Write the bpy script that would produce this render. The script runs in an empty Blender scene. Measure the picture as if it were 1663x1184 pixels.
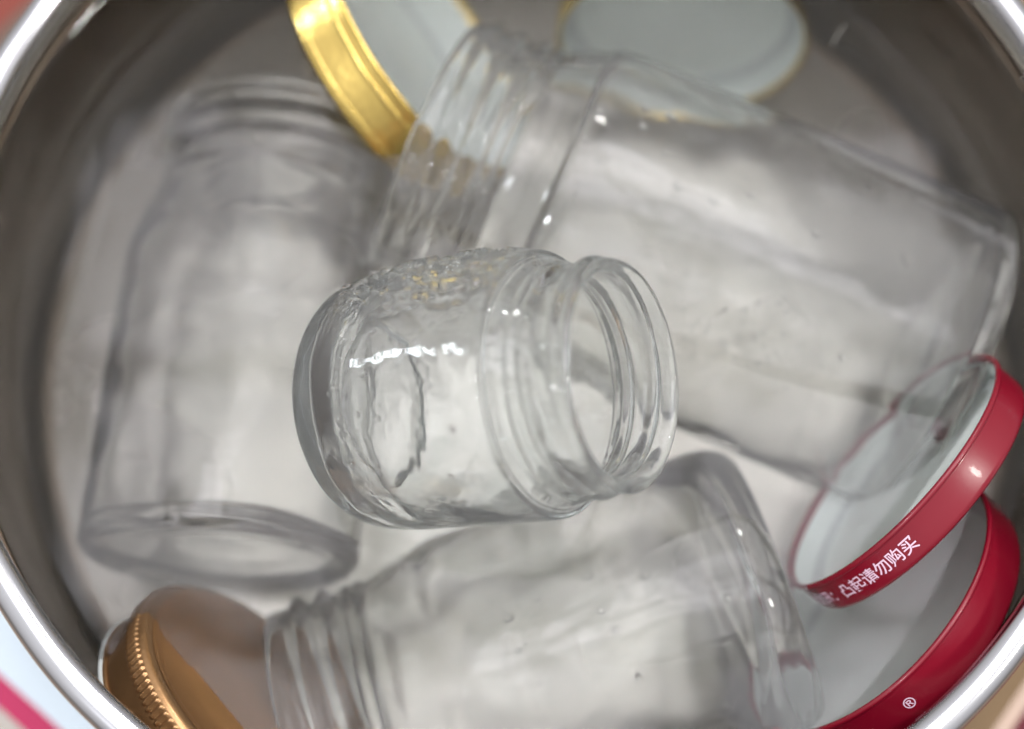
import bpy, bmesh, math, random
import numpy as np
from mathutils import Vector, Matrix, noise

random.seed(7)
CM = 0.01                     # everything below is written in centimetres
sc = bpy.context.scene
COL = sc.collection

# ------------------------------------------------------------------ camera
cam_d = bpy.data.cameras.new('camera')
cam = bpy.data.objects.new('camera', cam_d)
COL.objects.link(cam)
cam.location = (-.35*CM, -12.56*CM, 30.34*CM)
cam.rotation_euler = (math.radians(18.14), 0, 0)
cam_d.lens = 50
cam_d.sensor_width = 36
cam_d.clip_start = 0.01
cam_d.clip_end = 20
cam_d.dof.use_dof = True
cam_d.dof.focus_distance = 0.307
cam_d.dof.aperture_fstop = 4.0
cam_d.dof.aperture_blades = 0
sc.camera = cam

# ------------------------------------------------------------------ light
world = bpy.data.worlds.new('World')
sc.world = world
world.use_nodes = True
wn, wl = world.node_tree.nodes, world.node_tree.links
bg = wn['Background']
tc = wn.new('ShaderNodeTexCoord')
sx = wn.new('ShaderNodeSeparateXYZ')
rp = wn.new('ShaderNodeValToRGB')
wl.new(tc.outputs['Generated'], sx.inputs[0])
wl.new(sx.outputs['Z'], rp.inputs[0])
rp.color_ramp.elements[0].position = 0.0
rp.color_ramp.elements[0].color = (.22, .20, .18, 1)
rp.color_ramp.elements[1].position = 0.9
rp.color_ramp.elements[1].color = (.86, .86, .85, 1)
e = rp.color_ramp.elements.new(.35)
e.color = (.55, .54, .53, 1)
wl.new(rp.outputs[0], bg.inputs['Color'])
bg.inputs['Strength'].default_value = 1.0

def area(name, loc, target, sx_, sy_, power, color):
    d = bpy.data.lights.new(name, 'AREA')
    d.shape = 'RECTANGLE'
    d.size, d.size_y = sx_, sy_
    d.energy = power
    d.color = color
    o = bpy.data.objects.new(name, d)
    COL.objects.link(o)
    o.location = loc
    v = Vector(target) - Vector(loc)
    o.rotation_euler = v.to_track_quat('-Z', 'Y').to_euler()
    return o

# window on the left wall, two by two panes; ceiling light panels with an added fill row; two small lamps
for i in (0, 1):
    for j in (0, 1):
        area('window_light', (-1.75, .56 + .09*i, .64 + .12*j), (0, 0, 0), .07, .10, .8, (.88, .94, 1.0))
for i in range(3):
    for j in range(-1, 2):  # first row is added to brighten the lower jar
        area('ceiling_and_fill_light', (-.50 + .52*i, .42 + .46*j, 2.0), (-.50 + .52*i, .42 + .46*j, 0), .46, .40, 2.3, (.96, .93, 1.0))
area('side_lamp', (1.05, -.15, 1.2), (0, 0, 0), .10, .20, 6.0, (1.0, .97, .9))
area('near_lamp', (-.65, -.63, 1.25), (0, 0, 0), .10, .12, 6.0, (.96, .97, 1.0))
area('back_lamp', (.42, 1.45, 1.5), (0, 0, 0), .14, .10, 6.0, (1.0, .98, .95))

sc.view_settings.view_transform = 'Standard'
sc.view_settings.look = 'None'
sc.view_settings.exposure = 0.32
sc.view_settings.gamma = 1
cy = sc.cycles
cy.max_bounces = 28
cy.transmission_bounces = 26
cy.glossy_bounces = 10
cy.diffuse_bounces = 5
cy.transparent_max_bounces = 16
cy.caustics_reflective = True
cy.caustics_refractive = True
cy.blur_glossy = 0.6
cy.sample_clamp_indirect = 5.0
cy.sample_clamp_direct = 0.0
cy.use_denoising = True
cy.volume_bounces = 3
cy.denoising_input_passes = 'RGB_ALBEDO'

# ------------------------------------------------------------------ materials
def mat(name):
    m = bpy.data.materials.new(name)
    m.use_nodes = True
    return m, m.node_tree.nodes, m.node_tree.links, m.node_tree.nodes['Principled BSDF']

def simple(name, col, rough=.4, metal=0., coat=0., bump=0., bscale=300., var=.0, vscale=60.):
    m, n, l, b = mat(name)
    b.inputs['Base Color'].default_value = (*col, 1)
    b.inputs['Roughness'].default_value = rough
    b.inputs['Metallic'].default_value = metal
    b.inputs['Coat Weight'].default_value = coat
    t = n.new('ShaderNodeTexCoord')
    if var > 0:
        nz = n.new('ShaderNodeTexNoise')
        nz.inputs['Scale'].default_value = vscale
        nz.inputs['Detail'].default_value = 5
        l.new(t.outputs['Object'], nz.inputs['Vector'])
        r = n.new('ShaderNodeValToRGB')
        r.color_ramp.elements[0].position = .3
        r.color_ramp.elements[1].position = .7
        r.color_ramp.elements[0].color = (*[c*(1-var) for c in col], 1)
        r.color_ramp.elements[1].color = (*[min(1, c*(1+var)) for c in col], 1)
        l.new(nz.outputs[0], r.inputs[0])
        l.new(r.outputs[0], b.inputs['Base Color'])
    if bump > 0:
        nz2 = n.new('ShaderNodeTexNoise')
        nz2.inputs['Scale'].default_value = bscale
        nz2.inputs['Detail'].default_value = 4
        l.new(t.outputs['Object'], nz2.inputs['Vector'])
        bp = n.new('ShaderNodeBump')
        bp.inputs['Strength'].default_value = bump
        bp.inputs['Distance'].default_value = .0006
        l.new(nz2.outputs[0], bp.inputs['Height'])
        l.new(bp.outputs[0], b.inputs['Normal'])
    return m

def glass(name, ior, col=(1, 1, 1), rough=0.0, bump=0.15, bscale=90., dist=.0004, haze=0.0):
    m, n, l, b = mat(name)
    n.remove(b)
    g = n.new('ShaderNodeBsdfGlass')
    g.inputs['Color'].default_value = (*col, 1)
    g.inputs['IOR'].default_value = ior
    g.inputs['Roughness'].default_value = rough
    l.new(g.outputs[0], n['Material Output'].inputs['Surface'])
    if haze > 0:
        # patchy milky film painted in for light reflected by the jars
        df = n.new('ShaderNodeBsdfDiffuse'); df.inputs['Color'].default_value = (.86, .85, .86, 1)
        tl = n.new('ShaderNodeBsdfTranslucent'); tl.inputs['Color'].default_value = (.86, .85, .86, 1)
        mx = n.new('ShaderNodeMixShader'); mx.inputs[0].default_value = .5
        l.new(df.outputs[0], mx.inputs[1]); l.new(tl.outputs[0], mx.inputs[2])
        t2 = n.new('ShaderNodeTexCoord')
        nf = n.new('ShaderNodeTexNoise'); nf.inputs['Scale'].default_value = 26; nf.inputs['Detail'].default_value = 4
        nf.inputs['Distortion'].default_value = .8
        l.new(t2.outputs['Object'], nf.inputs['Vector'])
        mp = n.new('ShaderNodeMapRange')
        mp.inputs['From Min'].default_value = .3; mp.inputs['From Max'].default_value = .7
        mp.inputs['To Min'].default_value = haze*.45; mp.inputs['To Max'].default_value = haze*1.5
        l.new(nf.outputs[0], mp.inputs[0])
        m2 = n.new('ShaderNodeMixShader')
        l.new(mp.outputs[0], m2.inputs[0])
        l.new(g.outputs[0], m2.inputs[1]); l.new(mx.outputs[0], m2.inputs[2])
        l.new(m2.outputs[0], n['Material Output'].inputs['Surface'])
    if bump > 0:
        t = n.new('ShaderNodeTexCoord')
        nz = n.new('ShaderNodeTexNoise')
        nz.inputs['Scale'].default_value = bscale
        nz.inputs['Detail'].default_value = 3
        l.new(t.outputs['Object'], nz.inputs['Vector'])
        bp = n.new('ShaderNodeBump')
        bp.inputs['Strength'].default_value = bump
        bp.inputs['Distance'].default_value = dist
        l.new(nz.outputs[0], bp.inputs['Height'])
        l.new(bp.outputs[0], g.inputs['Normal'])
    return m

def steel(name, rough, col, streak=True, stain=0.0):
    m, n, l, b = mat(name)
    b.inputs['Metallic'].default_value = 1.0
    b.inputs['Base Color'].default_value = (*col, 1)
    t = n.new('ShaderNodeTexCoord')
    nz = n.new('ShaderNodeTexNoise')
    nz.inputs['Scale'].default_value = 22
    nz.inputs['Detail'].default_value = 6
    l.new(t.outputs['Object'], nz.inputs['Vector'])
    mr = n.new('ShaderNodeMapRange')
    mr.inputs['To Min'].default_value = rough*.75
    mr.inputs['To Max'].default_value = rough*1.35
    l.new(nz.outputs[0], mr.inputs[0])
    l.new(mr.outputs[0], b.inputs['Roughness'])
    if stain > 0:
        # cloudy heat and water stains in the metal
        ns = n.new('ShaderNodeTexNoise'); ns.inputs['Scale'].default_value = 24; ns.inputs['Detail'].default_value = 5
        ns.inputs['Distortion'].default_value = .6
        l.new(t.outputs['Object'], ns.inputs['Vector'])
        rs = n.new('ShaderNodeValToRGB')
        rs.color_ramp.elements[0].position = .35; rs.color_ramp.elements[1].position = .68
        rs.color_ramp.elements[0].color = (col[0]*(1-stain*.5), col[1]*(1-stain*.8), col[2]*(1-stain), 1)
        rs.color_ramp.elements[1].color = (col[0]*(1+stain), col[1]*(1+stain*.95), col[2]*(1+stain*.9), 1)
        l.new(ns.outputs[0], rs.inputs[0]); l.new(rs.outputs[0], b.inputs['Base Color'])
    if streak:
        # fine spun lines: noise over radius and height
        sp = n.new('ShaderNodeSeparateXYZ')
        l.new(t.outputs['Object'], sp.inputs[0])
        xx = n.new('ShaderNodeMath'); xx.operation = 'POWER'; xx.inputs[1].default_value = 2
        yy = n.new('ShaderNodeMath'); yy.operation = 'POWER'; yy.inputs[1].default_value = 2
        ad = n.new('ShaderNodeMath'); ad.operation = 'ADD'
        sq = n.new('ShaderNodeMath'); sq.operation = 'SQRT'
        l.new(sp.outputs[0], xx.inputs[0]); l.new(sp.outputs[1], yy.inputs[0])
        l.new(xx.outputs[0], ad.inputs[0]); l.new(yy.outputs[0], ad.inputs[1])
        l.new(ad.outputs[0], sq.inputs[0])
        cb = n.new('ShaderNodeCombineXYZ')
        l.new(sq.outputs[0], cb.inputs[0]); l.new(sp.outputs[2], cb.inputs[2])
        n2 = n.new('ShaderNodeTexNoise')
        n2.inputs['Scale'].default_value = 900
        l.new(cb.outputs[0], n2.inputs['Vector'])
        bp = n.new('ShaderNodeBump')
        bp.inputs['Strength'].default_value = .45
        bp.inputs['Distance'].default_value = .0002
        l.new(n2.outputs[0], bp.inputs['Height'])
        l.new(bp.outputs[0], b.inputs['Normal'])
    return m

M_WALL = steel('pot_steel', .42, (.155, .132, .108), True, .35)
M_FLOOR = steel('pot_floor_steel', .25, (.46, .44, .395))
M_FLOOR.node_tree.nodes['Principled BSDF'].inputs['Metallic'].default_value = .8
M_RIM = steel('rim_steel', .16, (.56, .56, .60), False)
M_WATER = glass('water', 1.333, (.985, .99, .985), 0, 0)
# the water is faintly cloudy
_n, _l = M_WATER.node_tree.nodes, M_WATER.node_tree.links
_v = _n.new('ShaderNodeVolumeScatter')
_v.inputs['Color'].default_value = (1.0, .99, .95, 1)
_v.inputs['Density'].default_value = 2.2
_v.inputs['Anisotropy'].default_value = .2
_l.new(_v.outputs[0], _n['Material Output'].inputs['Volume'])
M_GWET = glass('glass_in_water', 1.33, (.980, .982, .976), 0, .22, 55, .0006, haze=.06)
M_GDRY = glass('glass_dry', 1.35, (.982, .992, .990), 0, .40, 60, .0024, haze=.055)
M_AIR = glass('air_in_water', .75, (1, 1, 1), 0, 0)
M_DROP = glass('drop_glass', 1.33, (1, 1, 1), 0, 0)
M_GOLD = simple('gold_tinplate', (.82, .60, .18), .27, 1.0, .3, .25, 500, .06, 40)
M_BRONZE = simple('bronze_tinplate', (.46, .26, .12), .34, .85, .2, .2, 400, .08, 60)
M_BRONZE_TOP = simple('bronze_top', (.50, .27, .115), .52, .92, .0, .2, 300, .15, 35)
M_RED = simple('red_enamel', (.19, .002, .014), .32, 0, .12, .05, 300, .05, 60)
M_COAT = simple('white_coating', (.78, .84, .81), .30, 0, .35, .12, 120, .03, 40)
M_GASKET = simple('white_gasket', (.60, .64, .64), .35, 0, .2)
M_INK = simple('pink_white_ink', (.74, .52, .64), .5)

# ------------------------------------------------------------------ mesh helpers
def link(name, me, m, parent=None, smooth=True):
    o = bpy.data.objects.new(name, me)
    COL.objects.link(o)
    if m is not None and len(me.materials) == 0:
        me.materials.append(m)
    if smooth:
        me.polygons.foreach_set('use_smooth', [True]*len(me.polygons))
    if parent is not None:
        o.parent = parent
    return o

def thing(name, label, cat, loc, group=None, axis=None, roll=0.0):
    o = bpy.data.objects.new(name, None)
    COL.objects.link(o)
    o.empty_display_size = .01
    o.location = Vector(loc)*CM
    if axis is not None:
        q = Vector(axis).to_track_quat('Z', 'Y')
        o.rotation_mode = 'QUATERNION'
        from mathutils import Quaternion
        o.rotation_quaternion = q @ Quaternion((0, 0, 1), roll)
    tag(o, label, cat, group)
    return o

def tag(o, label=None, cat=None, group=None, kind=None):
    if label: o['label'] = label
    if cat: o['category'] = cat
    if group: o['group'] = group
    if kind: o['kind'] = kind
    return o

def smooth_profile(pts, n):
    """Catmull-Rom through the points, resampled evenly to n points."""
    P = np.array(pts, float)
    Q = []
    ext = np.vstack([2*P[0]-P[1], P, 2*P[-1]-P[-2]])
    for i in range(1, len(ext)-2):
        p0, p1, p2, p3 = ext[i-1], ext[i], ext[i+1], ext[i+2]
        for t in np.linspace(0, 1, 24, endpoint=False):
            a = .5*((2*p1) + (-p0+p2)*t + (2*p0-5*p1+4*p2-p3)*t*t + (-p0+3*p1-3*p2+p3)*t**3)
            Q.append(a)
    Q.append(P[-1])
    Q = np.array(Q)
    Q[:, 0] = np.maximum(Q[:, 0], 0)
    d = np.r_[0, np.cumsum(np.hypot(*np.diff(Q, axis=0).T))]
    s = np.linspace(0, d[-1], n)
    return np.c_[np.interp(s, d, Q[:, 0]), np.interp(s, d, Q[:, 1])]

def lathe_mesh(name, prof, seg, fr=None, close=False, caps=True):
    """prof: (n,2) array of r,z in cm; fr(r, z, theta, i) -> r, z arrays."""
    n = len(prof)
    th = np.linspace(0, 2*math.pi, seg, endpoint=False)
    R = np.repeat(prof[:, 0][:, None], seg, 1)
    Z = np.repeat(prof[:, 1][:, None], seg, 1)
    T = np.repeat(th[None, :], n, 0)
    if fr is not None:
        R, Z = fr(R, Z, T)
    V = np.stack([R*np.cos(T), R*np.sin(T), Z], -1).reshape(-1, 3)*CM
    faces = []
    m = n if close else n-1
    for i in range(m):
        a = i*seg
        b = ((i+1) % n)*seg
        for j in range(seg):
            k = (j+1) % seg
            faces.append((a+j, a+k, b+k, b+j))
    me = bpy.data.meshes.new(name)
    me.from_pydata(V.tolist(), [], faces)
    bm = bmesh.new()
    bm.from_mesh(me)
    bmesh.ops.remove_doubles(bm, verts=bm.verts, dist=1e-6)
    if not close and caps:
        be = [e for e in bm.edges if e.is_boundary]
        if be:
            bmesh.ops.holes_fill(bm, edges=be)
    bmesh.ops.recalc_face_normals(bm, faces=bm.faces)
    bm.to_mesh(me)
    bm.free()
    return me

def ring_mesh(name, R, z, rr, rz, seg=160, k=14):
    a = np.linspace(0, 2*math.pi, k, endpoint=False)
    prof = np.c_[R + rr*np.cos(a), z + rz*np.sin(a)]
    return lathe_mesh(name, prof, seg, close=True)

def vnoise(X, Y, Zz, f, seed=0.0, oct=1):
    """cheap smooth pseudo noise on arrays: sums of rotated sines"""
    rs = np.random.RandomState(int(seed*100)+3)
    out = np.zeros_like(X)
    for _ in range(9):
        k = rs.normal(size=3)*f
        out += np.sin(X*k[0]+Y*k[1]+Zz*k[2]+rs.rand()*6.28)
    return out/3.0

# ------------------------------------------------------------------ setting: table
def cloth_mesh(name, nx, ny, w, h, amp, seed, thick=.25):
    """a wavy cloth sheet with thickness, centimetres"""
    vs, fs = [], []
    for s in (0, 1):
        for j in range(ny+1):
            for i in range(nx+1):
                x, y = (i/nx-.5)*w, (j/ny-.5)*h
                z = amp*noise.noise(Vector((x*.22+seed, y*.13, seed))) + .35*amp*noise.noise(Vector((x*.7, y*.3+seed, 1)))
                z += thick/2 if s else -thick/2
                vs.append((x*CM, y*CM, z*CM))
    N = (nx+1)*(ny+1)
    for j in range(ny):
        for i in range(nx):
            a = j*(nx+1)+i
            q = (a, a+1, a+nx+2, a+nx+1)
            fs.append(tuple(N+v for v in q))
            fs.append(tuple(reversed(q)))
    rim = [i for i in range(nx+1)] + [j*(nx+1)+nx for j in range(1, ny+1)] + \
          [ny*(nx+1)+i for i in range(nx-1, -1, -1)] + [j*(nx+1) for j in range(ny-1, 0, -1)]
    for a, b in zip(rim, rim[1:]+rim[:1]):
        fs.append((a, b, N+b, N+a))
    me = bpy.data.meshes.new(name)
    me.from_pydata(vs, [], fs)
    return me

def striped(name, stops, rough=.85):
    """stops: list of (pos 0..1 across local x, colour), constant interpolation, woven bump"""
    m, n, l, b = mat(name)
    b.inputs['Roughness'].default_value = rough
    t = n.new('ShaderNodeTexCoord')
    s = n.new('ShaderNodeSeparateXYZ')
    l.new(t.outputs['Generated'], s.inputs[0])
    r = n.new('ShaderNodeValToRGB')
    r.color_ramp.interpolation = 'CONSTANT'
    while len(r.color_ramp.elements) > 1:
        r.color_ramp.elements.remove(r.color_ramp.elements[0])
    r.color_ramp.elements[0].position = stops[0][0]
    r.color_ramp.elements[0].color = (*stops[0][1], 1)
    for p, c in stops[1:]:
        e = r.color_ramp.elements.new(p)
        e.color = (*c, 1)
    l.new(s.outputs[0], r.inputs[0])
    l.new(r.outputs[0], b.inputs['Base Color'])
    w = n.new('ShaderNodeTexWave')
    w.inputs['Scale'].default_value = 260
    l.new(t.outputs['Object'], w.inputs['Vector'])
    bp = n.new('ShaderNodeBump'); bp.inputs['Strength'].default_value = .4
    bp.inputs['Distance'].default_value = .0005
    l.new(w.outputs['Fac'], bp.inputs['Height'])
    l.new(bp.outputs[0], b.inputs['Normal'])
    return m

FLOOR = -10.4      # inside floor of the pot
WATER = -2.3       # water level below the rim
me = bpy.data.meshes.new('tabletop')
bm = bmesh.new()
bmesh.ops.create_cube(bm, size=1, matrix=Matrix.Translation((0, 0, -.1375)) @ Matrix.Diagonal((1.6, 1.3, .05, 1)))
bmesh.ops.bevel(bm, geom=bm.edges[:], offset=.004, segments=2, affect='EDGES')
bm.to_mesh(me); bm.free()
table = link('tabletop', me, simple('table_wood', (.20, .14, .09), .45, 0, .1, .3, 60, .35, 12), smooth=False)
tag(table, 'brown wooden tabletop under the steel pot', kind='structure')

cl = link('striped_cloth', cloth_mesh('striped_cloth', 60, 60, 14, 36, .6, 3.1),
          striped('cloth_stripes_and_shade', [(0, (.50, .46, .42)), (.645, (.50, .04, .12)), (.695, (.66, .76, .84)), (.80, (.16, .15, .15))]))  # dark last band paints in the pot's outer side and shadow
cl.location = (-16.3*CM, -10.6*CM, -10.4*CM)
cl.rotation_euler = (0, math.radians(0), math.radians(50))
tag(cl, 'white and grey cloth with a crimson stripe beside the pot at lower left', 'cloth')
cl2 = link('dark_red_cloth', cloth_mesh('dark_red_cloth', 40, 40, 10, 26, .5, 8.3),
           striped('red_cloth_stripes', [(0, (.20, .13, .07)), (.09, (.56, .42, .34)), (.13, (.13, .02, .03))]))
cl2.location = (17.0*CM, -11.3*CM, -10.3*CM)
cl2.rotation_euler = (0, 0, math.radians(-38))
tag(cl2, 'dark red cloth with a beige stripe beside the pot at lower right', 'cloth')
cl3 = link('russet_cloth', cloth_mesh('russet_cloth', 40, 40, 10, 26, .5, 5.7),
           striped('russet_cloth_stripes', [(0, (.45, .30, .31)), (.42, (.22, .05, .035)), (.80, (.14, .09, .07))]))
cl3.location = (-19.6*CM, 13.4*CM, -10.3*CM)
cl3.rotation_euler = (0, 0, math.radians(-38))
tag(cl3, 'russet and pale pink cloth beyond the pot at upper left', 'cloth')

# ------------------------------------------------------------------ the pot
pot = thing('cooking_pot', 'large round stainless steel pot with a rolled rim holding water, jars and lids', 'pot', (0, 0, -11.2))
Z0 = 11.2          # pot local z = world z + Z0
RW = 13.85         # belly radius below the rim
RT = 13.35         # radius at the rim
prof = [(0, FLOOR+Z0)]
prof += [(r, FLOOR+Z0 + .04*math.sin(r*1.1)*0) for r in np.linspace(1, RW-.5, 20)]
for a in np.linspace(0, math.pi/2, 10)[1:]:
    prof.append((RW-.5+.5*math.sin(a), FLOOR+Z0+.5-.5*math.cos(a)))
prof += [(RW, z+Z0) for z in np.linspace(FLOOR+1.3, -2.0, 20)]
prof += [(RW-.12, -1.75+Z0), (RT+.16, -1.45+Z0), (RT+.05, -1.2+Z0), (RT+.03, -.85+Z0), (RT-.06, -.7+Z0), (RT-.02, -.5+Z0), (RT+.02, -.1+Z0)]
outer = [(RT+.15, -.1+Z0), (RT+.2, -1.3+Z0), (RW+.15, -2+Z0), (RW+.15, FLOOR+Z0+1.2)]
for a in np.linspace(math.pi/2, 0, 10)[1:]:
    outer.append((RW-1.0+1.15*math.sin(a), FLOOR+Z0+.85-1.15*math.cos(a)+.0))
outer += [(0, FLOOR+Z0-.3)]
def pot_wave(R, Z, T):
    w = 0.025*np.sin(T*3+Z*.8) + .012*np.sin(T*11+Z*2.1)
    m = (R > 8)
    return R + w*m, Z
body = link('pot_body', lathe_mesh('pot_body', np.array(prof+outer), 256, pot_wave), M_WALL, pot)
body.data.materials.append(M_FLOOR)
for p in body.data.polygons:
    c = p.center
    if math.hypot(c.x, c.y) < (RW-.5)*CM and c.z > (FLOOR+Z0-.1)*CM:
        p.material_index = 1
# rolled rim: flattened outward roll
a = np.linspace(0, 2*math.pi, 28, endpoint=False)
rim_prof = np.c_[RT+.16 + .37*np.cos(a), Z0-.06 + .30*np.sin(a)]
def rim_wave(R, Z, T):
    X, Y = R*np.cos(T), R*np.sin(T)
    w = vnoise(X, Y, Z, 1.1, .3)
    return R + .012*w, Z + .014*w
link('rolled_rim', lathe_mesh('rolled_rim', rim_prof, 512, rim_wave, close=True), M_RIM, pot)
# pressed bead below the rim
link('bead', ring_mesh('bead', RT+.04, Z0-1.25, .07, .10, 256, 12), M_WALL, pot)

# ------------------------------------------------------------------ water body
def make_water():
    NR, SEG = 130, 260
    RB = RW+.07
    vs = [(0, 0, WATER)]
    rr = np.linspace(0, RB, NR+1)[1:]
    th = np.linspace(0, 2*math.pi, SEG, endpoint=False)
    R, T = np.meshgrid(rr, th, indexing='ij')
    X, Y = R*np.cos(T), R*np.sin(T)
    Z0_ = np.zeros_like(X)
    H = .0075*vnoise(X, Y, Z0_, .55, .5) + .0032*vnoise(X, Y, Z0_, 1.5, .9) + .0008*vnoise(X, Y, Z0_, 4.0, 1.3)
    # meniscus climbing the wall
    H += .16*np.exp(-(RB-.07-R)/.16)*(R > 10)
    # meniscus round the small jar's dipping base
    V = np.stack([X, Y, WATER+H], -1).reshape(-1, 3)
    vs += V.tolist()
    fs = [(0, 1+j, 1+(j+1) % SEG) for j in range(SEG)]
    for i in range(NR-1):
        for j in range(SEG):
            k = (j+1) % SEG
            a0 = 1+i*SEG; b0 = 1+(i+1)*SEG
            fs.append((a0+j, b0+j, b0+k, a0+k))
    base = len(vs)
    # sides and underside buried inside the steel
    RL = RW-.25
    for (r, z) in ((RB, FLOOR+.5), (RW-.08, FLOOR+.12), (RW-.45, FLOOR-.1)):
        for t in th:
            vs.append((r*math.cos(t), r*math.sin(t), z))
    prev = 1+(NR-1)*SEG
    for q in range(3):
        cur = base+q*SEG
        for j in range(SEG):
            k = (j+1) % SEG
            fs.append((prev+j, cur+j, cur+k, prev+k))
        prev = cur
    vs.append((0, 0, FLOOR-.1))
    c = len(vs)-1
    for j in range(SEG):
        fs.append((c, prev+(j+1) % SEG, prev+j))
    me = bpy.data.meshes.new('water')
    me.from_pydata([(x*CM, y*CM, z*CM) for x, y, z in vs], [], fs)
    return me
water = link('water', make_water(), M_WATER)
tag(water, 'clear still water filling the steel pot', kind='structure')

# ------------------------------------------------------------------ jars
def jar_profile(R, L, rn, neck, wall, shoulder, heel, n=300, push=.35, lip=.09):
    """closed outline of a jar: outer base centre -> heel -> body -> neck -> lip -> inside"""
    o = [(0, push), (R*.35, push*.95), (R*.62, push*.45), (R-heel*.75, .03), (R-heel*.45, .0), (R-heel*.12, heel*.35), (R, heel*1.1)]
    o += [(R*1.0, L*.35), (R*.998, L*.5)]
    zs = L-neck-shoulder
    o += [(R*.99, zs), (R*.94, zs+shoulder*.38), (rn+(R-rn)*.38, zs+shoulder*.78), (rn+.03, zs+shoulder*1.02)]
    o += [(rn, L-neck*.86), (rn, L-neck*.5), (rn, L-.35), (rn+.01, L-lip*1.5), (rn-wall*.4, L)]
    w = wall
    i = [(rn-w*.95, L-lip*1.6), (rn-w, L-.4), (rn-w, L-neck*.8), (rn+(R-rn)*.3-w, zs+shoulder*.72), (R*.93-w, zs+shoulder*.3),
         (R-w, zs-shoulder*.1), (R-w, L*.45), (R-w, heel*1.6+w), (R-w-heel*.35, heel*.55+w), (R*.66, push*.4+w*1.6), (R*.35, push+w*1.7), (0, push+w*1.8)]
    return smooth_profile(o+i, n)

def make_jar_mesh(name, R, L, rn, neck, wall, shoulder, heel, nthread=2.6, n=340, seg=300, seed=1.0,
                  tamp=.12, flange=.0, stipple=0, frost=None, wav=1.0, push=.35, panel=0.0):
    prof = jar_profile(R, L, rn, neck, wall, shoulder, heel, n, push)
    iz = int(np.argmax(prof[:, 1]))             # lip: outer side before, inner after
    outer_mask = np.zeros(len(prof)); outer_mask[:iz-2] = 1
    pitch = neck*.80/nthread
    def fr(Rr, Z, T):
        om = outer_mask[:, None]
        X, Y = Rr*np.cos(T), Rr*np.sin(T)
        # helical thread on the outside of the neck
        z0, z1 = L-neck*.88, L-.22
        ph = (Z-z0)/pitch - T/(2*math.pi)
        sh = np.exp(-((ph-np.round(ph))*pitch/(.10+.2*tamp))**2)
        zc = Z
        env = np.clip((zc-z0-.05)/.12, 0, 1)*np.clip((z1-zc)/.12, 0, 1)
        Rn = Rr + om*tamp*sh*env
        # transfer bead under the threads
        if flange > 0:
            Rn = Rn + om*flange*np.exp(-((Z-(L-neck*.93))/.13)**2)
        # thick rounded lip
        Rn = Rn + om*.05*np.exp(-((Z-(L-.12))/.09)**2)
        # hand-blown unevenness, stronger inside
        inn = 1-om
        ed = np.clip(Rr/.8, 0, 1)
        Rn = Rn + ed*wav*((.010*om*vnoise(X, Y, Z, .55, seed) + .008*om*vnoise(X, Y, Z, 2.1, seed+8)) + inn*(.045*vnoise(X, Y, Z, .75, seed+1) + .012*vnoise(X, Y, Z, 2.2, seed+2)))
        Zn = Z + wav*inn*(Z < 1.5)*.05*vnoise(X, Y, Z, 1.1, seed+3)
        if stipple:
            s = np.exp(-((Rr-(R-heel*.55))/.13)**2)*(Z < heel)*om
            Zn = Zn - s*.035*(.5+.5*np.sin(T*stipple))
        if frost:
            t0, tw, za, zb, amp = frost
            d = np.abs((T-t0+math.pi) % (2*math.pi)-math.pi)
            m = np.clip((tw-d)/.22, 0, 1)*np.clip((Z-za)/.5, 0, 1)*np.clip((zb-Z)/.6, 0, 1)*om
            u = T*R
            c1 = vnoise(u*1.0, Z*.55, u*0, 9.0, seed+5)
            c2 = vnoise(u*1.0, Z*.7, u*0, 17.0, seed+6)
            b = np.clip(c1*1.1+.5*c2, -.1, 1.0)
            Rn = Rn + m*amp*b
        return Rn, Zn
    return lathe_mesh(name, prof, seg, fr, close=False, caps=False)

def place_jar(mesh, m, a, b, label, roll=0.0, name='glass_jar', group='empty glass jars in the pot'):
    """a = centre of the base, b = centre of the mouth"""
    a, b = Vector(a), Vector(b)
    o = link(name, mesh, m)
    from mathutils import Quaternion
    o.rotation_mode = 'QUATERNION'
    o.rotation_quaternion = (b-a).to_track_quat('Z', 'Y') @ Quaternion((0, 0, 1), roll)
    o.location = a*CM
    tag(o, label, 'jar', group)
    return o

# big jar on the right, mouth to the upper left
place_jar(make_jar_mesh('big_jar', 4.45, 15.0, 3.6, 2.5, .30, 1.7, .55, 3.0, seed=1.2, tamp=.27, flange=.16, wav=1.1, push=.5), M_GWET,
          (11.0, -.95, -5.95), (-2.35, 4.75, -4.3),
          'widest sunken glass jar at right, mouth toward the upper gold lid, bubbles on its side', 0.4)
# left jar, mouth up
place_jar(make_jar_mesh('left_jar', 3.5, 12.9, 2.7, 2.6, .30, 2.2, .5, 3.0, seed=2.7, tamp=.27, flange=.16, stipple=120, wav=1.3, push=.5), M_GWET,
          (-7.65, -6.2, -5.6), (-7.05, 6.6, -7.0),
          'sunken glass jar lying upright along the left pot wall, mouth toward the top', 1.4)
# lower jar, mouth to lower left
place_jar(make_jar_mesh('low_jar', 3.75, 12.2, 3.1, 2.5, .30, 1.9, 1.1, 3.0, seed=4.1, tamp=.27, flange=.16, wav=1.5, push=.6), M_GWET,
          (6.15, -6.75, -5.6), (-4.8, -10.2, -6.5),
          'sunken glass jar at the bottom with rounded base beside the red lids', 2.2)
FR = .5
# small jar floating on top
place_jar(make_jar_mesh('small_jar', 2.90, 6.9, 2.36, 1.38, .20, .55, 1.15, 1.5, n=420, seg=420, seed=5.3, tamp=.15, flange=.17,
                        frost=(FR, .80, 1.2, 4.9, .17), wav=.75, push=.22), M_GDRY,
          (-3.75, -3.25, -1.0), (1.95, -3.75, 2.75),
          'small dry glass jar on top in the middle, threaded mouth facing right', 0.0, 'small_glass_jar')

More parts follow.
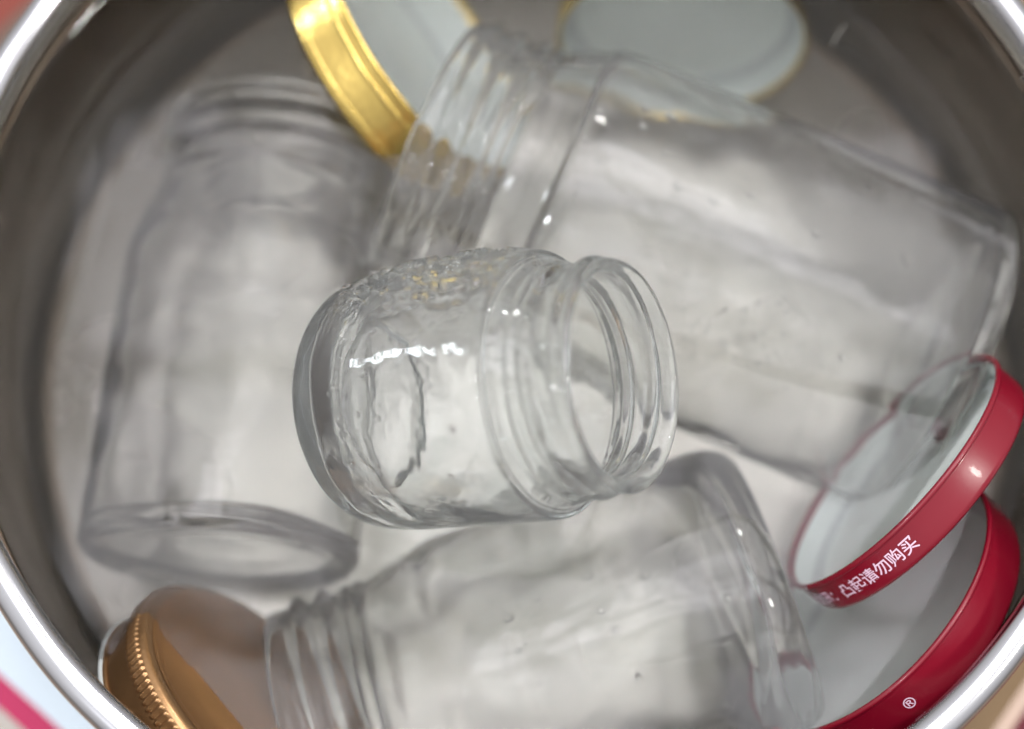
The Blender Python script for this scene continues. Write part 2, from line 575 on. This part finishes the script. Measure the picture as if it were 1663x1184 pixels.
# ------------------------------------------------------------------ lids
def lid(name, label, R, h, loc, n, m_out, m_top=None, roll=0.0, group=None, knurl=False, text=None, rings=True):
    """local +Z is the open side; the closed top sits at z=-h"""
    t = thing(name, label, 'lid', loc, group, n, roll)
    w = .05
    c = .18
    prof = [(R+.02, 0)]
    prof += [(R+.0, -.1), (R, -h*.5), (R, -h+c)]
    for a in np.linspace(0, math.pi/2, 7)[1:]:
        prof.append((R-c+c*math.cos(a), -h+c-c*math.sin(a)))
    if rings:
        prof += [(R-.42, -h), (R-.50, -h+.05), (R-.62, -h+.08), (R*.62, -h+.07), (R*.59, -h+.02), (R*.5, -h+.02)]
    prof += [(0, -h+.02)]
    back = [(0, -h+.10), (R*.5, -h+.10), (R*.6, -h+.11), (R*.66, -h+.15), (R-.62, -h+.16), (R-.42, -h+.08), (R-c, -h+w), (R-w, -h+c), (R-w, 0)]
    me = lathe_mesh('band', np.array(prof+back), 200, close=False, caps=False)
    # close the opening edge
    link('lid_shell', lathe_mesh('lid_shell', np.array(prof+back+[(R-.02, .03)]), 200, close=True), m_out, t)
    bpy.data.meshes.remove(me)
    link('rolled_edge', ring_mesh('rolled_edge', R+.01, .0, .065, .07), m_out, t)
    if name == 'gold_lid':
        link('pressed_bead', ring_mesh('pressed_bead', R-.01, -.36, .045, .07), m_out, t)
        link('pressed_bead', ring_mesh('pressed_bead', R-.01, -h+.32, .03, .05), m_out, t)
    # white coating inside
    ip = [(R-.075, -.10), (R-.08, -h+.3), (R-.16, -h+.22), (R-.5, -h+.24), (R-.62, -h+.18), (R*.62, -h+.185), (R*.58, -h+.15), (0, -h+.15)]
    link('inner_coating', lathe_mesh('inner_coating', np.array(ip), 200, close=False, caps=False), M_COAT, t)
    link('gasket', ring_mesh('gasket', R-.30, -h+.26, .20, .09), M_GASKET, t)
    if m_top is not None:
        tp = [(R-.30, -h-.012), (R-.42, -h-.012), (R-.50, -h+.038), (R-.62, -h+.068), (R*.62, -h+.058), (R*.59, -h+.008), (0, -h+.008)]
        link('lid_top', lathe_mesh('lid_top', np.array(tp), 200, close=False, caps=False), m_top, t)
    if knurl:
        kp = [(R-.02, -h+.12), (R+.025, -h+.15), (R+.035, -h+.30), (R+.035, -h+.50), (R-.02, -h+.58)]
        N = 120
        def fr(Rr, Z, T):
            return Rr + .038*(Rr > R)*np.sin(T*N), Z
        link('knurled_ring', lathe_mesh('knurled_ring', smooth_profile(kp, 10), N*6, fr, close=False, caps=False), m_out, t)
    return t

def band_text(parent, s, R, h, toward, size, zoff, name='lettering', reach=0.0):
    """print text round the outside of the band, centred on the side that faces `toward` (world direction)"""
    cu = bpy.data.curves.new('text', 'FONT')
    cu.body = s
    cu.size = size
    cu.align_x = 'CENTER'
    cu.align_y = 'CENTER'
    cu.offset = .012*size
    o = bpy.data.objects.new('text_tmp', cu)
    COL.objects.link(o)
    bpy.context.view_layer.update()
    dg = bpy.context.evaluated_depsgraph_get()
    me = bpy.data.meshes.new_from_object(o.evaluated_get(dg))
    bpy.data.objects.remove(o)
    q = parent.rotation_quaternion.to_matrix().to_3x3().inverted()
    v = q @ Vector(toward)
    th0 = math.atan2(v.y, v.x)
    for vt in me.vertices:
        th = th0 + vt.co.x/R
        z = vt.co.y + zoff
        vt.co = ((R+.012)*math.cos(th)*CM, (R+.012)*math.sin(th)*CM, z*CM)
    me.materials.clear()
    me.name = name
    return link(name, me, M_INK, parent, smooth=False)

lb = lid('red_lid', 'dark red lid against the lower right pot wall, small round mark on its band', 3.8, 1.15,
         (8.05, -7.3, -3.9), (-.74, .55, .38), M_RED, group='red jar lids')
la = lid('red_lid', 'bright red lid leaning on the other red lid, white lettering along its band', 3.55, .92,
         (8.6, -4.4, -2.7), (-.76, .60, .24), M_RED, group='red jar lids')
band_text(la, '安全钮：凸起请勿购买', 3.55, .92, (.42, -.91, 0), .40, -.46)
band_text(lb, '®', 3.8, 1.15, (-.05, -.62, .78), .36, -.55, 'round_mark')
lid('gold_lid', 'gold lid standing on its side at upper left, band turned to the camera', 4.0, 1.55,
    (-2.7, 7.6, -3.6), (.80, .33, .50), M_GOLD, group='gold jar lids')
lid('gold_lid', 'gold lid at the top centre right, round white inside facing the camera', 3.45, 1.2,
    (4.4, 8.35, -5.6), (-.05, -.96, .28), M_GOLD, group='gold jar lids')
lid('bronze_lid', 'bronze lid at lower left with a knurled edge, brown top facing up', 3.5, 1.3,
    (-7.05, -10.4, -4.3), (-.68, -.62, -.40), M_BRONZE, M_BRONZE_TOP, knurl=True)
br = [o for o in COL.objects if o.name.startswith('bronze_lid')][0]
link('liner_edge', ring_mesh('liner_edge', 3.54, .07, .10, .07), M_GASKET, br)

# ------------------------------------------------------------------ bubbles and drops
def blobs(name, spots, m, label, kind='stuff'):
    bm = bmesh.new()
    for (x, y, z, r) in spots:
        bmesh.ops.create_icosphere(bm, subdivisions=2, radius=r*CM, matrix=Matrix.Translation((x*CM, y*CM, z*CM)))
    me = bpy.data.meshes.new(name)
    bm.to_mesh(me); bm.free()
    o = link(name, me, m)
    tag(o, label, kind=kind)
    return o
ax_a, ax_b = Vector((11.0, -.95, -5.95)), Vector((-2.35, 4.75, -4.3))
ax = (ax_b-ax_a).normalized()
side = ax.cross(Vector((0, 0, 1))).normalized()
up = side.cross(ax).normalized()
if up.z < 0: up = -up
if side.y > 0: side = -side
sp = []
for k in range(210):
    s = 6.1 + random.gauss(0, 1.0)
    ang = math.radians(36+random.gauss(0, 10))     # round the jar from its crest toward the near side
    p = ax_a + ax*s + (up*math.cos(ang) + side*math.sin(ang))*4.46
    sp.append((p.x, p.y, p.z, random.choice([.018, .022, .028, .035, .05])))
blobs('fine_droplets', sp, M_DROP, 'patch of fine water droplets on the side of the widest jar')

# water drops clinging to the small jar (outside), a part of it
sj = bpy.data.objects['small_glass_jar']
rot = sj.rotation_quaternion.to_matrix()
bm = bmesh.new()
for k in range(46):
    zz = random.uniform(.9, 4.7)
    th = random.uniform(.1, 2.6)
    rr = random.choice([.03, .04, .05, .07, .10]) * random.uniform(.8, 1.2)
    c = Vector((2.93*math.cos(th), 2.93*math.sin(th), zz))
    n = Vector((math.cos(th), math.sin(th), 0))
    M = Matrix.Translation(c*CM) @ n.to_track_quat('Z', 'Y').to_matrix().to_4x4() @ Matrix.Diagonal((1, random.uniform(.8, 1.7), .42, 1))
    bmesh.ops.create_icosphere(bm, subdivisions=3, radius=rr*CM, matrix=M)
me = bpy.data.meshes.new('water_drops'); bm.to_mesh(me); bm.free()
tag(link('water_drops', me, M_DROP, sj), kind='stuff')

# drops of condensation on the pot wall above the water
bm = bmesh.new()
for k in range(70):
    th = random.uniform(0, 6.28); z = random.uniform(-1.1, -.35)
    rr = random.uniform(.03, .09)
    c = Vector((RT*math.cos(th), RT*math.sin(th), z+Z0))
    M = Matrix.Translation(c*CM) @ Vector((-math.cos(th), -math.sin(th), 0)).to_track_quat('Z', 'Y').to_matrix().to_4x4() @ Matrix.Diagonal((1, random.uniform(1, 2), .5, 1))
    bmesh.ops.create_icosphere(bm, subdivisions=2, radius=rr*CM, matrix=M)
me = bpy.data.meshes.new('wall_drops'); bm.to_mesh(me); bm.free()
tag(link('wall_drops', me, M_DROP, pot), kind='stuff')

# bubbles floating at the surface
def bubble(x, y, r, label):
    me = lathe_mesh('bubble', np.array([(0, r*.62)] + [(r*math.sin(a), r*.62*math.cos(a)) for a in np.linspace(.15, math.pi/2, 10)] +
                    [(r*.985*math.sin(a), r*.60*math.cos(a)) for a in np.linspace(math.pi/2, .15, 10)] + [(0, r*.60)]), 40, caps=False)
    o = link('water_bubble', me, M_DROP)
    o.location = Vector((x, y, WATER+.01))*CM
    tag(o, label, 'bubble')
bubble(-8.2, -5.7, .24, 'largest clear bubble on the water over the left jar near its base')
bubble(-6.15, -.6, .16, 'small clear bubble on the water left of the small jar')

# short bits of lint floating on the water
def lint(pts, label):
    cu = bpy.data.curves.new('lint_fibre', 'CURVE'); cu.dimensions = '3D'
    cu.bevel_depth = .012*CM; cu.bevel_resolution = 2
    sp_ = cu.splines.new('NURBS'); sp_.points.add(len(pts)-1); sp_.order_u = 3; sp_.use_endpoint_u = True
    for p, q in zip(sp_.points, pts): p.co = (q[0]*CM, q[1]*CM, (WATER+.03)*CM, 1)
    o = bpy.data.objects.new('tmp', cu); COL.objects.link(o)
    bpy.context.view_layer.update()
    me = bpy.data.meshes.new_from_object(o.evaluated_get(bpy.context.evaluated_depsgraph_get()))
    bpy.data.objects.remove(o)
    me.materials.clear()
    tag(link('lint_fibre', me, simple('lint', (.35, .33, .30), .8)), label, 'lint')
lint([(-8.9, -2.9), (-8.7, -2.85), (-8.55, -2.8), (-8.4, -2.65)], 'dark lint fibre floating over the left jar')
lint([(8.0, 6.9), (8.1, 7.1), (8.2, 7.25), (8.32, 7.45)], 'pale lint fibre floating at the upper right')
lint([(-8.35, -.55), (-8.45, -.75), (-8.5, -.95)], 'short curved lint fibre floating over the neck side of the left jar')

# a few drops standing on the crests of the two jars that break the surface
def crest_drops(jar, R, L, n, seed):
    rnd = random.Random(seed)
    q = jar.rotation_quaternion.to_matrix()
    upl = q.inverted() @ Vector((0, 0, 1))
    t0 = math.atan2(upl.y, upl.x)
    bm = bmesh.new()
    for k in range(n):
        th = t0 + rnd.gauss(0, .42); zz = rnd.uniform(1.4, L-3.6)
        rr = rnd.choice([.03, .04, .06, .09])
        nn = Vector((math.cos(th), math.sin(th), 0))
        M = Matrix.Translation((nn*R + Vector((0, 0, zz)))*CM) @ nn.to_track_quat('Z', 'Y').to_matrix().to_4x4() @ Matrix.Diagonal((1, rnd.uniform(.8, 1.5), .4, 1))
        bmesh.ops.create_icosphere(bm, subdivisions=3, radius=rr*CM, matrix=M)
    me = bpy.data.meshes.new('water_drops'); bm.to_mesh(me); bm.free()
    tag(link('water_drops', me, M_DROP, jar), kind='stuff')
jars = [o for o in COL.objects if o.name.startswith('glass_jar')]
crest_drops(jars[0], 4.45, 14.9, 34, 3)
crest_drops(jars[2], 3.75, 12.2, 22, 8)
